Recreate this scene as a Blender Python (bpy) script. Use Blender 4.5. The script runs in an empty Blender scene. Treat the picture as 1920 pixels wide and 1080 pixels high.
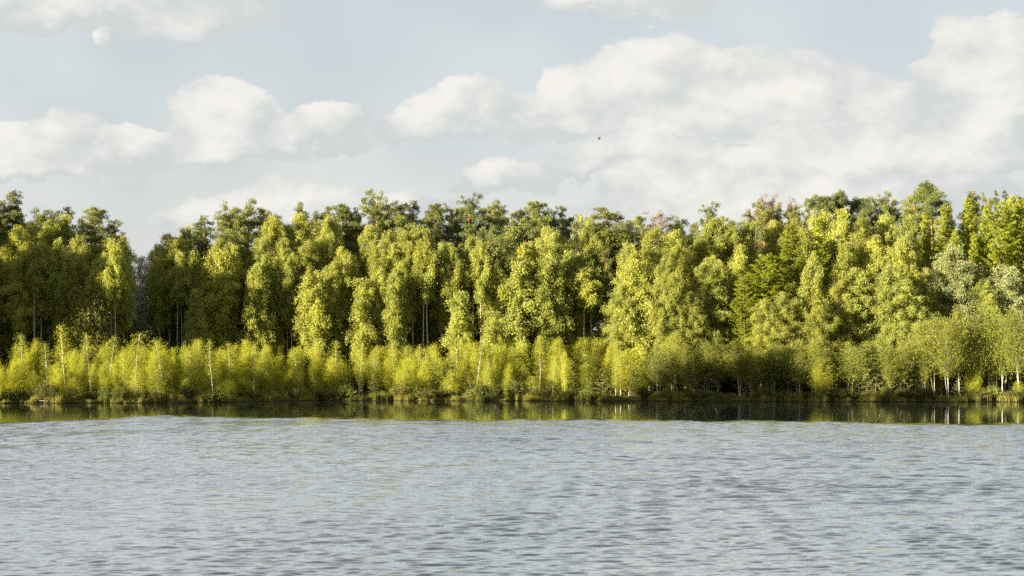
import bpy, math, random
import numpy as np

# ------------------------------------------------------------------ camera, sky, sun, exposure
scene = bpy.context.scene
COL = scene.collection
R = math.radians
F = 2667.0            # focal length in photo pixels
HORIZON = 699.0       # photo row of the horizon
CAM_H = 3.0

cam_d = bpy.data.cameras.new('camera')
cam = bpy.data.objects.new('camera', cam_d)
COL.objects.link(cam)
cam.location = (0, 0, CAM_H)
cam.rotation_euler = (R(90), 0, 0)
cam_d.sensor_width = 36.0
cam_d.lens = 36.0 * F / 1920.0
cam_d.shift_y = (HORIZON - 540.0) / 1920.0
cam_d.clip_end = 12000
scene.camera = cam

SUN_AZ = R(65)        # from straight behind the camera round to the left
SUN_EL = R(11)
sun_vec = np.array([-math.sin(SUN_AZ) * math.cos(SUN_EL), -math.cos(SUN_AZ) * math.cos(SUN_EL), math.sin(SUN_EL)])
sun_d = bpy.data.lights.new('sun', 'SUN')
sun_d.energy = 4.4
sun_d.angle = R(0.53)
sun_d.color = (1.0, 0.87, 0.64)
sun = bpy.data.objects.new('sun', sun_d)
COL.objects.link(sun)
from mathutils import Vector
sun.rotation_euler = Vector(sun_vec).to_track_quat('Z', 'Y').to_euler()
sun.location = (-60, -60, 60)

scene.view_settings.view_transform = 'Standard'
scene.view_settings.look = 'None'
scene.view_settings.gamma = 1.0
scene.view_settings.use_curve_mapping = False
EXPO = 2.66
SKY = 0.052
scene.view_settings.exposure = EXPO
scene.cycles.max_bounces = 8
scene.cycles.diffuse_bounces = 5
scene.cycles.glossy_bounces = 3
scene.cycles.transmission_bounces = 5
scene.cycles.transparent_max_bounces = 4
scene.cycles.use_denoising = False
scene.cycles.sample_clamp_direct = 2.0
scene.cycles.sample_clamp_indirect = 1.0
scene.cycles.caustics_reflective = False
scene.cycles.caustics_refractive = False


class NT:
    """small helper for node trees"""
    def __init__(self, tree):
        self.t = tree

    def n(self, typ, **kw):
        nd = self.t.nodes.new(typ)
        for k, v in kw.items():
            setattr(nd, k, v)
        return nd

    def put(self, sock, v):
        if isinstance(v, bpy.types.NodeSocket):
            self.t.links.new(v, sock)
        elif v is not None:
            sock.default_value = v

    def m(self, op, a, b=None, c=None, clamp=False):
        nd = self.n('ShaderNodeMath', operation=op, use_clamp=clamp)
        for i, v in enumerate((a, b, c)):
            if v is not None:
                self.put(nd.inputs[i], v)
        return nd.outputs[0]

    def smooth(self, x, lo, hi, to0=0.0, to1=1.0):
        nd = self.n('ShaderNodeMapRange', interpolation_type='SMOOTHSTEP')
        self.put(nd.inputs['Value'], x)
        for k, v in (('From Min', lo), ('From Max', hi), ('To Min', to0), ('To Max', to1)):
            self.put(nd.inputs[k], v)
        return nd.outputs[0]

    def noise(self, vec, scale, detail=4.0, rough=0.5, dist=0.0):
        nd = self.n('ShaderNodeTexNoise', noise_dimensions='3D')
        self.put(nd.inputs['Vector'], vec)
        nd.inputs['Scale'].default_value = scale
        nd.inputs['Detail'].default_value = detail
        nd.inputs['Roughness'].default_value = rough
        nd.inputs['Distortion'].default_value = dist
        return nd.outputs['Fac']

    def mix(self, fac, a, b, blend='MIX'):
        nd = self.n('ShaderNodeMix', data_type='RGBA', blend_type=blend)
        self.put(nd.inputs[0], fac)
        self.put(nd.inputs[6], a)
        self.put(nd.inputs[7], b)
        return nd.outputs[2]

    def xyz(self, x, y, z):
        nd = self.n('ShaderNodeCombineXYZ')
        for i, v in enumerate((x, y, z)):
            self.put(nd.inputs[i], v)
        return nd.outputs[0]


def px_az(px):
    return math.atan((px - 960.0) / F)


def px_el(px, py):
    a = (px - 960.0) / F
    return math.atan((HORIZON - py) / F / math.sqrt(1 + a * a))


world = bpy.data.worlds.new('World')
scene.world = world
world.use_nodes = True
wt = world.node_tree
wt.nodes.clear()
W = NT(wt)
w_out = W.n('ShaderNodeOutputWorld')
w_bg = W.n('ShaderNodeBackground')
w_bg.inputs['Strength'].default_value = SKY
wt.links.new(w_bg.outputs[0], w_out.inputs[0])
sky = W.n('ShaderNodeTexSky', sky_type='NISHITA')
sky.sun_disc = False
sky.sun_elevation = SUN_EL
sky.sun_rotation = math.atan2(sun_vec[0], sun_vec[1])
sky.altitude = 100
sky.air_density = 1.0
sky.dust_density = 1.5
sky.ozone_density = 1.5
tc = W.n('ShaderNodeTexCoord')
sep = W.n('ShaderNodeSeparateXYZ')
wt.links.new(tc.outputs['Generated'], sep.inputs[0])
az = W.m('ARCTAN2', sep.outputs[0], sep.outputs[1])
el = W.m('ARCSINE', sep.outputs[2])

# cumulus banks: (px, py, half width, height above the base, depth below, strength)
BANKS = [
    (90, 318, 180, 84, 24, 1.0), (250, 296, 70, 58, 22, .85),
    (450, 280, 165, 122, 26, 1.1), (600, 262, 100, 84, 24, 1.0), (345, 236, 66, 60, 44, .9),
    (870, 250, 160, 84, 26, 1.05), (1070, 236, 110, 112, 28, 1.1), (1230, 232, 180, 160, 26, 1.15),
    (1470, 235, 230, 138, 26, 1.1), (1690, 235, 90, 84, 40, 1.0), (1860, 185, 160, 158, 45, 1.15), (1880, 250, 130, 72, 24, 1.0),
    (1370, 308, 400, 58, 22, .82), (1720, 322, 330, 66, 22, .88),
    (930, 356, 90, 50, 26, .85), (1280, 366, 150, 56, 20, .75), (1560, 430, 420, 92, 40, .75), (560, 425, 420, 70, 40, .6),
    (220, 28, 360, 110, 34, .78), (1165, 10, 150, 60, 24, .95), (210, 94, 26, 34, 12, .8),
]
Pv = W.xyz(az, el, W.m('MULTIPLY', el, -1.0))
ce = W.m('COSINE', el)
dirv = W.xyz(sep.outputs[0], sep.outputs[1], W.m('MULTIPLY', sep.outputs[2], 1.55))
off = W.n('ShaderNodeVectorMath', operation='ADD')
W.put(off.inputs[0], dirv); off.inputs[1].default_value = (-0.014, 0.0, 0.016)
big0 = W.noise(dirv, 9.0, 1.0, 0.5)
small0 = W.noise(dirv, 24.0, 6.0, 0.58, 0.2)
small1 = W.noise(off.outputs[0], 24.0, 3.0, 0.55, 0.2)
n0 = W.m('ADD', W.m('MULTIPLY', big0, 0.45), W.m('MULTIPLY', small0, 0.55))
wn_ = W.n('ShaderNodeTexNoise', noise_dimensions='3D')
W.put(wn_.inputs['Vector'], dirv)
for k_, v_ in (('Scale', 17.0), ('Detail', 5.0), ('Roughness', 0.58)):
    wn_.inputs[k_].default_value = v_
w1_ = W.n('ShaderNodeVectorMath', operation='MULTIPLY_ADD')        # (azimuth, elevation, -elevation) pushed about by the noise
W.put(w1_.inputs[0], wn_.outputs['Color']); w1_.inputs[1].default_value = (0.085, 0.060, 0.0); w1_.inputs[2].default_value = (-0.0425, -0.030, 0.0)
w2_ = W.n('ShaderNodeSeparateXYZ'); W.put(w2_.inputs[0], w1_.outputs[0])
Pv = W.xyz(W.m('ADD', az, w2_.outputs[0]), W.m('ADD', el, w2_.outputs[1]), W.m('MULTIPLY', W.m('ADD', el, w2_.outputs[1]), -1.0))
bank = hgt = None
for (bx, by, hw, up, dn, st) in BANKS:
    ca, cel = px_az(bx), px_el(bx, by)
    s = Vector((F / hw, F / up, F / dn))
    v1 = W.n('ShaderNodeVectorMath', operation='MULTIPLY_ADD')
    W.put(v1.inputs[0], Pv); v1.inputs[1].default_value = s
    v1.inputs[2].default_value = (-ca * s[0], -cel * s[1], cel * s[2])
    v2 = W.n('ShaderNodeVectorMath', operation='MAXIMUM')
    W.put(v2.inputs[0], v1.outputs[0]); v2.inputs[1].default_value = (-1e4, 0, 0)
    v3 = W.n('ShaderNodeVectorMath', operation='DOT_PRODUCT')
    W.put(v3.inputs[0], v2.outputs[0]); W.put(v3.inputs[1], v2.outputs[0])
    b = W.m('MULTIPLY_ADD', v3.outputs['Value'], -st, st)
    v4 = W.n('ShaderNodeVectorMath', operation='DOT_PRODUCT')       # how far up and to the sunlit side
    W.put(v4.inputs[0], v1.outputs[0]); v4.inputs[1].default_value = (-0.35, 1.0, 0.0)
    h_ = W.m('MULTIPLY_ADD', v3.outputs['Value'], -0.9, v4.outputs['Value'])
    if bank is None:
        bank, hgt = b, h_
    else:
        bank = W.m('MAXIMUM', bank, b)
        nd = W.n('ShaderNodeMath', operation='SMOOTH_MAX')
        W.put(nd.inputs[0], hgt); W.put(nd.inputs[1], h_); nd.inputs[2].default_value = 0.2
        hgt = nd.outputs[0]
# the same kind of cloud field carries on round the rest of the sky
rest = W.m('MULTIPLY', W.m('SUBTRACT', big0, 0.52), 6.0)
in_view = W.m('MULTIPLY', W.smooth(W.m('ABSOLUTE', az), 0.38, 0.52, 1.0, 0.0), W.smooth(el, 0.27, 0.36, 1.0, 0.0))
nd = W.n('ShaderNodeMix', data_type='FLOAT')
W.put(nd.inputs[0], in_view); W.put(nd.inputs[2], rest); W.put(nd.inputs[3], W.m('MAXIMUM', bank, -1.5))
field = nd.outputs[0]
dens = W.m('ADD', W.m('ADD', field, 0.10), W.m('MULTIPLY', W.m('SUBTRACT', n0, 0.5), 2.6))
cover = W.smooth(dens, 0.0, 0.30)
veil = W.m('MULTIPLY', W.smooth(el, 0.02, 0.6, 0.93, 0.70), W.smooth(big0, 0.3, 0.7, 0.84, 1.0))
nd = W.n('ShaderNodeMix', data_type='FLOAT')
W.put(nd.inputs[0], in_view); W.put(nd.inputs[2], W.m('MULTIPLY_ADD', big0, 3.0, -1.2)); W.put(nd.inputs[3], hgt)
hgt = nd.outputs[0]
light = W.m('ADD', W.m('MULTIPLY', W.m('SUBTRACT', small0, small1), 1.5), W.m('ADD', W.m('MULTIPLY', hgt, 0.85), 0.40))
light = W.smooth(light, -0.05, 0.95)
K = 1.0 / (SKY * 2 ** EXPO)
cl_dark = (0.64 * K, 0.675 * K, 0.675 * K, 1)
cl_lite = (0.93 * K, 0.905 * K, 0.845 * K, 1)
cl_veil = W.mix(W.smooth(el, 0.03, 0.24), (0.81 * K, 0.80 * K, 0.765 * K, 1), (0.75 * K, 0.80 * K, 0.81 * K, 1))
ks = 0.62 * 1.45 * 0.12 * 2 ** 0.35 * K
sky_c = W.mix(1.0, sky.outputs[0], (ks, ks, ks, 1), 'MULTIPLY')
col = W.mix(veil, sky_c, cl_veil)
col = W.mix(W.m('MULTIPLY', cover, 0.94), col, W.mix(light, cl_dark, cl_lite))
wt.links.new(col, w_bg.inputs['Color'])


# ------------------------------------------------------------------ helpers
def zrow(py, Y):
    return CAM_H + (HORIZON - py) / F * Y


def xcol(px, Y):
    return (px - 960.0) / F * Y


def tag(o, label=None, cat=None, group=None, kind=None):
    if label: o['label'] = label
    if cat: o['category'] = cat
    if group: o['group'] = group
    if kind: o['kind'] = kind
    return o


def mesh_from(name, V, Q=None, T=None, attr=None, smooth=False):
    """V (n,3); Q (m,4) quads; T (k,3) triangles; attr: per-face float 'tint', quads first"""
    me = bpy.data.meshes.new(name)
    V = np.asarray(V, np.float32)
    nq = 0 if Q is None else len(Q)
    nt = 0 if T is None else len(T)
    loops, starts = [], []
    if nq:
        loops.append(np.asarray(Q, np.int32).ravel()); starts.append(np.arange(nq) * 4)
    if nt:
        loops.append(np.asarray(T, np.int32).ravel()); starts.append(nq * 4 + np.arange(nt) * 3)
    loops = np.concatenate(loops).astype(np.int32); starts = np.concatenate(starts).astype(np.int32)
    me.vertices.add(len(V)); me.vertices.foreach_set('co', V.ravel())
    me.loops.add(len(loops)); me.loops.foreach_set('vertex_index', loops)
    me.polygons.add(nq + nt); me.polygons.foreach_set('loop_start', starts)
    if attr is not None:
        a = me.attributes.new('tint', 'FLOAT', 'FACE')
        a.data.foreach_set('value', np.asarray(attr, np.float32))
    me.update(calc_edges=True)
    if smooth:
        me.polygons.foreach_set('use_smooth', np.ones(nq + nt, bool))
    return me


def add_obj(name, me, mat=None, parent=None, loc=(0, 0, 0)):
    o = bpy.data.objects.new(name, me)
    if me is not None and mat is not None and not me.materials:
        me.materials.append(mat)
    COL.objects.link(o)
    o.location = loc
    if parent is not None:
        o.parent = parent
    return o


class Wood:
    """tapered limbs gathered into one mesh"""
    def __init__(self):
        self.V, self.Q, self.A, self.n = [], [], [], 0

    def limb(self, pts, radii, sides=5, tone=None):
        pts = np.asarray(pts, float); radii = np.asarray(radii, float)
        m = len(pts)
        tan = np.gradient(pts, axis=0)
        tan /= np.linalg.norm(tan, axis=1, keepdims=True) + 1e-9
        ref = np.where(np.abs(tan[:, 2:3]) > 0.8, np.array([[1., 0, 0]]), np.array([[0, 0, 1.]]))
        u = np.cross(tan, ref); u /= np.linalg.norm(u, axis=1, keepdims=True) + 1e-9
        v = np.cross(tan, u)
        a = np.arange(sides) * 2 * math.pi / sides
        ring = pts[:, None, :] + radii[:, None, None] * (np.cos(a)[None, :, None] * u[:, None, :] + np.sin(a)[None, :, None] * v[:, None, :])
        self.V.append(ring.reshape(-1, 3))
        i = np.arange(m - 1)[:, None] * sides; j = np.arange(sides)[None, :]; jn = (j + 1) % sides
        q = np.stack([i + j, i + jn, i + sides + jn, i + sides + j], -1).reshape(-1, 4) + self.n
        self.Q.append(q)
        t = (0.5 * (pts[:-1, 2] + pts[1:, 2])) if tone is None else np.full(m - 1, tone)
        self.A.append(np.repeat(t, sides))
        self.n += m * sides

    def mesh(self, name, mat):
        me = mesh_from(name, np.concatenate(self.V), np.concatenate(self.Q), None, np.concatenate(self.A), True)
        me.materials.append(mat)
        return me


def unit(a):
    return a / (np.linalg.norm(a, axis=-1, keepdims=True) + 1e-9)


def leaf_mesh(name, P, axis, L, Wd, tint, rng, mat, face=None, tri=False):
    """one small pointed leaf (or needle blade) per point"""
    n = len(P)
    axis = unit(axis)
    r = unit(rng.normal(size=(n, 3))) if face is None else unit(face + 0.55 * rng.normal(size=(n, 3)))
    side = unit(np.cross(axis, r))
    nor = np.cross(side, axis)
    L = np.broadcast_to(np.asarray(L, float), (n,))[:, None]; Wd = np.broadcast_to(np.asarray(Wd, float), (n,))[:, None]
    if tri:
        V = np.stack([P - side * Wd * .5, P + side * Wd * .5, P + axis * L], 1).reshape(-1, 3)
        T = np.arange(n * 3).reshape(n, 3)
        me = mesh_from(name, V, None, T, tint)
    else:
        mid = P + axis * L * .45
        V = np.stack([P, mid + side * Wd * .5 + nor * Wd * .12, P + axis * L, mid - side * Wd * .5 + nor * Wd * .12], 1).reshape(-1, 3)
        Q = np.arange(n * 4).reshape(n, 4)
        me = mesh_from(name, V, Q, None, tint)
    me.materials.append(mat)
    return me


# ------------------------------------------------------------------ materials
def new_mat(name):
    m = bpy.data.materials.new(name)
    m.use_nodes = True
    m.node_tree.nodes.clear()
    return m, NT(m.node_tree)


def leaf_mat(name, dark, light, trans=0.45, var=0.22, hue=(1.06, 1.0, 0.85), tcol=(1.15, 1.05, 0.5)):
    m, N = new_mat(name)
    out = N.n('ShaderNodeOutputMaterial')
    at = N.n('ShaderNodeAttribute', attribute_name='tint')
    oi = N.n('ShaderNodeObjectInfo')
    c = N.mix(at.outputs['Fac'], (*dark, 1), (*light, 1))
    c = N.mix(oi.outputs['Random'], c, N.mix(1.0, c, (*hue, 1), 'MULTIPLY'))
    val = N.smooth(N.m('FRACT', N.m('MULTIPLY', oi.outputs['Random'], 7.31)), 0.0, 1.0, 1 - var, 1 + var)
    hs = N.n('ShaderNodeHueSaturation')
    N.put(hs.inputs['Value'], val); N.put(hs.inputs['Color'], c)
    c = hs.outputs[0]
    dif = N.n('ShaderNodeBsdfPrincipled')
    N.put(dif.inputs['Base Color'], c)
    dif.inputs['Roughness'].default_value = 0.7
    dif.inputs['Specular IOR Level'].default_value = 0.1
    tr = N.n('ShaderNodeBsdfTranslucent')
    N.put(tr.inputs['Color'], N.mix(1.0, c, (*tcol, 1), 'MULTIPLY'))
    mx = N.n('ShaderNodeMixShader')
    mx.inputs[0].default_value = trans
    m.node_tree.links.new(dif.outputs[0], mx.inputs[1])
    m.node_tree.links.new(tr.outputs[0], mx.inputs[2])
    m.node_tree.links.new(mx.outputs[0], out.inputs[0])
    return m


def bark_mat(name, kind):
    m, N = new_mat(name)
    out = N.n('ShaderNodeOutputMaterial')
    bs = N.n('ShaderNodeBsdfPrincipled')
    bs.inputs['Roughness'].default_value = 0.85
    bs.inputs['Specular IOR Level'].default_value = 0.2
    t = N.n('ShaderNodeTexCoord')
    at = N.n('ShaderNodeAttribute', attribute_name='tint')
    if kind == 'birch':
        mp = N.n('ShaderNodeMapping'); mp.inputs['Scale'].default_value = (2.0, 2.0, 7.0)
        N.put(mp.inputs['Vector'], t.outputs['Object'])
        n = N.noise(mp.outputs[0], 1.6, 5, 0.6)
        c = N.mix(N.smooth(n, 0.54, 0.66), (0.40, 0.375, 0.325, 1), (0.045, 0.04, 0.035, 1))
        c = N.mix(N.smooth(at.outputs['Fac'], 0.0, 1.0, 0.0, 1.0), (0.10, 0.075, 0.055, 1), c)
    elif kind == 'pine':
        n = N.noise(t.outputs['Object'], 3.5, 5, 0.6)
        lo = N.mix(n, (0.06, 0.045, 0.035, 1), (0.17, 0.13, 0.10, 1))
        hi = N.mix(n, (0.26, 0.115, 0.045, 1), (0.42, 0.20, 0.08, 1))
        c = N.mix(N.smooth(at.outputs['Fac'], 0.30, 0.55), lo, hi)
    elif kind == 'grey':
        n = N.noise(t.outputs['Object'], 6.0, 5, 0.6)
        c = N.mix(n, (0.16, 0.14, 0.125, 1), (0.34, 0.31, 0.28, 1))
    else:
        n = N.noise(t.outputs['Object'], 5.0, 5, 0.6)
        c = N.mix(n, (0.045, 0.035, 0.028, 1), (0.14, 0.11, 0.085, 1))
    N.put(bs.inputs['Base Color'], c)
    m.node_tree.links.new(bs.outputs[0], out.inputs[0])
    return m


BARK_BIRCH = bark_mat('birch_bark', 'birch')
BARK_PINE = bark_mat('pine_bark', 'pine')
BARK_DARK = bark_mat('dark_bark', 'dark')
BARK_GREY = bark_mat('dead_wood', 'grey')
LEAF_BIRCH = leaf_mat('birch_leaf', (0.205, 0.247, 0.061), (0.346, 0.369, 0.09), 0.45, 0.16)
LEAF_GREYBIRCH = leaf_mat('grey_birch_leaf', (0.19, 0.228, 0.104), (0.257, 0.278, 0.132), 0.35, 0.12)
LEAF_PINE = leaf_mat('pine_needle', (0.085, 0.118, 0.045), (0.205, 0.228, 0.066), 0.2, 0.2)
LEAF_LARCH = leaf_mat('larch_needle', (0.176, 0.205, 0.022), (0.307, 0.315, 0.036), 0.4, 0.12, (0.95, 1.0, 0.9), (1.05, 1.1, 0.4))
LEAF_SPRUCE = leaf_mat('spruce_needle', (0.049, 0.072, 0.043), (0.117, 0.144, 0.068), 0.15, 0.2)
LEAF_BOG = leaf_mat('young_birch_leaf', (0.267, 0.309, 0.036), (0.361, 0.384, 0.054), 0.5, 0.14)
LEAF_BOGPINE = leaf_mat('young_pine_needle', (0.127, 0.149, 0.049), (0.245, 0.256, 0.075), 0.25, 0.2)
LEAF_WILLOW = leaf_mat('willow_leaf', (0.075, 0.086, 0.026), (0.155, 0.161, 0.049), 0.35, 0.18)
LEAF_UNDER = leaf_mat('undergrowth_leaf', (0.103, 0.129, 0.036), (0.19, 0.218, 0.058), 0.35, 0.2)
LEAF_DEAD = leaf_mat('dead_needle', (0.15, 0.12, 0.07), (0.23, 0.175, 0.1), 0.25, 0.12, (1.05, 1.0, 0.95), (1.1, 0.9, 0.7))
LEAF_POLE_SHADED = leaf_mat('pole_birch_leaf_shaded', (0.152, 0.181, 0.034), (0.239, 0.266, 0.053), 0.45, 0.14)  # birch leaf darkened: part of the right-shore shade is in this colour
LEAF_AIRY = leaf_mat('grey_willow_leaf', (0.255, 0.286, 0.263), (0.351, 0.369, 0.342), 0.3, 0.15)


# ------------------------------------------------------------------ tree builders: each returns (trunk mesh, crown mesh, nominal height, nominal crown width)
def curve_trunk(rng, h, lean=0.02, wob=0.01, n=9):
    t = np.linspace(0, 1, n)
    ph = rng.uniform(0, 6.28, 2)
    x = h * (lean * rng.normal() * t + wob * np.sin(t * 5 + ph[0]) * t)
    y = h * (lean * rng.normal() * t + wob * np.sin(t * 4 + ph[1]) * t)
    return np.stack([x, y, h * t], 1)


def at_t(tr, t):
    k = np.linspace(0, 1, len(tr))
    return np.stack([np.interp(t, k, tr[:, i]) for i in range(3)], -1)


def strand_points(starts, lens, rng, step, out, jit, sway=0.25):
    """hanging twigs: points along each"""
    n = np.maximum(2, (lens / step).astype(int))
    idx = np.repeat(np.arange(len(starts)), n)
    first = np.concatenate([[0], np.cumsum(n)[:-1]])
    k = (np.arange(len(idx)) - first[idx] + rng.uniform(0, 1, len(idx))) / n[idx]
    d = out * sway + rng.normal(size=out.shape) * 0.18
    d[:, 2] -= 1.0
    d = unit(d)
    P = starts[idx] + d[idx] * (lens[idx] * k)[:, None] + rng.normal(size=(len(idx), 3)) * jit
    return P, idx, d[idx]


def birch(seed, h=22.0, cb=0.28, wid=5.2, nb=54, dens=1.0, droop=1.0, leaf=(0.21, 0.115), mat=None, skew=0.85, ends=0.22, jit=0.17, hang=0.85):
    rng = np.random.default_rng(seed)
    tr = curve_trunk(rng, h, 0.015, 0.008)
    wd = Wood()
    k = np.linspace(0, 1, len(tr))
    wd.limb(tr, h * (0.0066 * (1 - k) ** 0.9 + 0.0008), 7, 0.8)
    S, LN, OUT, TI = [], [], [], []
    ga = rng.uniform(0, 6.28)
    nb = int(nb * 1.4)
    for i in range(nb):
        s = (i + rng.uniform(0, 1)) / nb
        t = cb + (0.985 - cb) * s
        env = (math.sin(math.pi * min(0.999, (0.10 + 0.88 * s)) ** skew)) ** 0.55
        Lb = wid * 0.5 * env * rng.choice([0.55, 0.8, 0.95, 1.2]) * rng.uniform(0.85, 1.1) + 0.35
        ga += 2.4 + rng.normal() * 0.4
        d = np.array([math.cos(ga), math.sin(ga), 0])
        base = at_t(tr, t)
        up = rng.uniform(0.55, 0.95) * (0.7 + 0.5 * s)
        kk = np.linspace(0, 1, 6)
        bend = rng.normal(size=3) * 0.12
        pts = base + d * (Lb * kk)[:, None] + np.array([0, 0, 1.]) * (Lb * (up * kk - up * 0.75 * droop * kk ** 2))[:, None] + bend * (Lb * kk ** 2)[:, None]
        wd.limb(pts, 0.010 * Lb * (1.15 - kk) + 0.010, 4, 0.75)
        tone = rng.uniform(0.3, 0.7)
        ns = max(4, int((Lb + 0.5) * 5.6 * dens))
        q = rng.uniform(0.03, 1.0, ns) ** 0.8
        p0 = at_t(pts, q)
        sd = rng.normal(size=(ns, 3)) * np.array([1, 1, 0.45]) + d * 0.5
        sl = rng.uniform(0.25, 1.0, ns) * Lb * 0.38
        p1 = p0 + unit(sd) * sl[:, None] + np.array([0, 0, 0.2]) * sl[:, None]
        for j in range(0, ns, 3):
            wd.limb(np.stack([p0[j], 0.5 * (p0[j] + p1[j]) + [0, 0, 0.06], p1[j]]), [0.014, 0.010, 0.006], 3, 0.6)
        for f in (0.45, 0.75, 1.0):
            S.append(p0 + (p1 - p0) * f); OUT.append(unit(p1 - p0))
            LN.append(rng.uniform(0.35, 1.45, ns) * (0.5 + 0.5 * env) * hang)
            TI.append(np.clip(tone + rng.normal(size=ns) * 0.15, 0, 1))
    S = np.concatenate(S); LN = np.concatenate(LN); OUT = np.concatenate(OUT); TI = np.concatenate(TI)
    P, idx, d = strand_points(S, LN, rng, 0.066, OUT, jit)
    ax = d + rng.normal(size=P.shape) * 0.6
    n = len(P)
    sc = rng.uniform(0.7, 1.25, n)
    tint = np.clip(TI[idx] + rng.normal(size=n) * 0.22, 0, 1)
    cr = leaf_mesh('birch_crown', P, ax, leaf[0] * sc, leaf[1] * sc, tint, rng, mat or LEAF_BIRCH, tri=True)
    return wd.mesh('birch_trunk', BARK_BIRCH), cr, h, wid


def pine(seed, h=24.0, cb=0.58, wid=5.0, nb=26, shape='round', mat=None, tuft=1.0, pad=1.0, bark=None, pads_per=1.0):
    rng = np.random.default_rng(seed)
    tr = curve_trunk(rng, h, 0.02, 0.010)
    wd = Wood()
    k = np.linspace(0, 1, len(tr))
    wd.limb(tr, h * (0.0095 * (1 - k) ** 0.75 + 0.0018), 7)
    PC, PR, PT = [], [], []
    ga = rng.uniform(0, 6.28)
    for i in range(nb):
        s = (i + rng.uniform(0, 1)) / nb
        t = cb + (0.985 - cb) * s
        if shape == 'round':
            env = math.sqrt(max(0.02, 1 - (max(0, s - 0.35) / 0.68) ** 2)) * (0.55 + 0.45 * min(1, s / 0.3))
        elif shape == 'flat':
            env = (0.35 + 0.75 * s) if s < 0.85 else 0.8
        else:
            env = (1.02 - s) ** 0.8 * (0.6 + 0.4 * min(1, s / 0.15))
        Lb = wid * 0.5 * env * rng.uniform(0.5, 1.15) + 0.25
        ga += 2.4 + rng.normal() * 0.5
        d = np.array([math.cos(ga), math.sin(ga), 0])
        base = at_t(tr, t)
        up = rng.uniform(0.05, 0.55) + 0.35 * s
        kk = np.linspace(0, 1, 5)
        bend = rng.normal(size=3) * 0.22
        pts = base + d * (Lb * kk)[:, None] + np.array([0, 0, 1.]) * (Lb * (up * kk ** 1.6 - 0.12 * kk))[:, None] + bend * (Lb * kk ** 2)[:, None]
        wd.limb(pts, 0.016 * Lb * (1.2 - kk) + 0.012, 4, h * 0.38)
        npad = max(2, int((1.6 + Lb * 3.4) * pads_per))
        q = 1.0 - 0.85 * rng.uniform(0, 1, npad) ** 1.2
        pc = at_t(pts, q) + rng.normal(size=(npad, 3)) * np.array([0.42, 0.42, 0.20]) * pad
        for j in range(npad):
            wd.limb(np.stack([at_t(pts, max(0.05, q[j] - 0.2)), pc[j]]), [0.022, 0.010], 3, h * 0.3)
        PC.append(pc); PR.append(rng.uniform(0.30, 0.75, npad) * pad * (0.75 + 0.25 * env)); PT.append(np.clip(rng.uniform(0.2, 0.9) + rng.normal(size=npad) * 0.12, 0, 1))
    for i in range(int(7)):         # dead stubs under the crown
        t = rng.uniform(cb * 0.55, cb); a = rng.uniform(0, 6.28); b = at_t(tr, t)
        e = b + np.array([math.cos(a), math.sin(a), rng.uniform(-.1, .3)]) * rng.uniform(0.4, 1.4)
        wd.limb(np.stack([b, e]), [0.03, 0.008], 3, h * 0.2)
    PC = np.concatenate(PC); PR = np.concatenate(PR); PT = np.concatenate(PT)
    nt = np.maximum(5, (150 * PR ** 2 * tuft)).astype(int)
    idx = np.repeat(np.arange(len(PC)), nt)
    dv = unit(rng.normal(size=(len(idx), 3)))
    rad = PR[idx] * rng.uniform(0.2, 1.25, len(idx)) ** 0.8
    C = PC[idx] + dv * rad[:, None] * np.array([1.0, 1.0, 0.50])
    nb_ = 4
    P = np.repeat(C, nb_, 0)
    ax = np.repeat(dv * 0.8 + np.array([0, 0, 0.55]), nb_, 0) + rng.normal(size=P.shape) * 0.65
    n = len(P)
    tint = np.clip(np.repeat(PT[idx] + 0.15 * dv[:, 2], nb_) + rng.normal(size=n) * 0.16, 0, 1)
    cr = leaf_mesh('pine_crown', P, ax, rng.uniform(0.16, 0.30, n), rng.uniform(0.05, 0.085, n), tint, rng, mat or LEAF_PINE, tri=True)
    me = wd.mesh('pine_trunk', bark or BARK_PINE)
    z = np.zeros(len(me.polygons), np.float32); me.attributes['tint'].data.foreach_get('value', z)
    me.attributes['tint'].data.foreach_set('value', (z / h).astype(np.float32))
    return me, cr, h, wid


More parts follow.
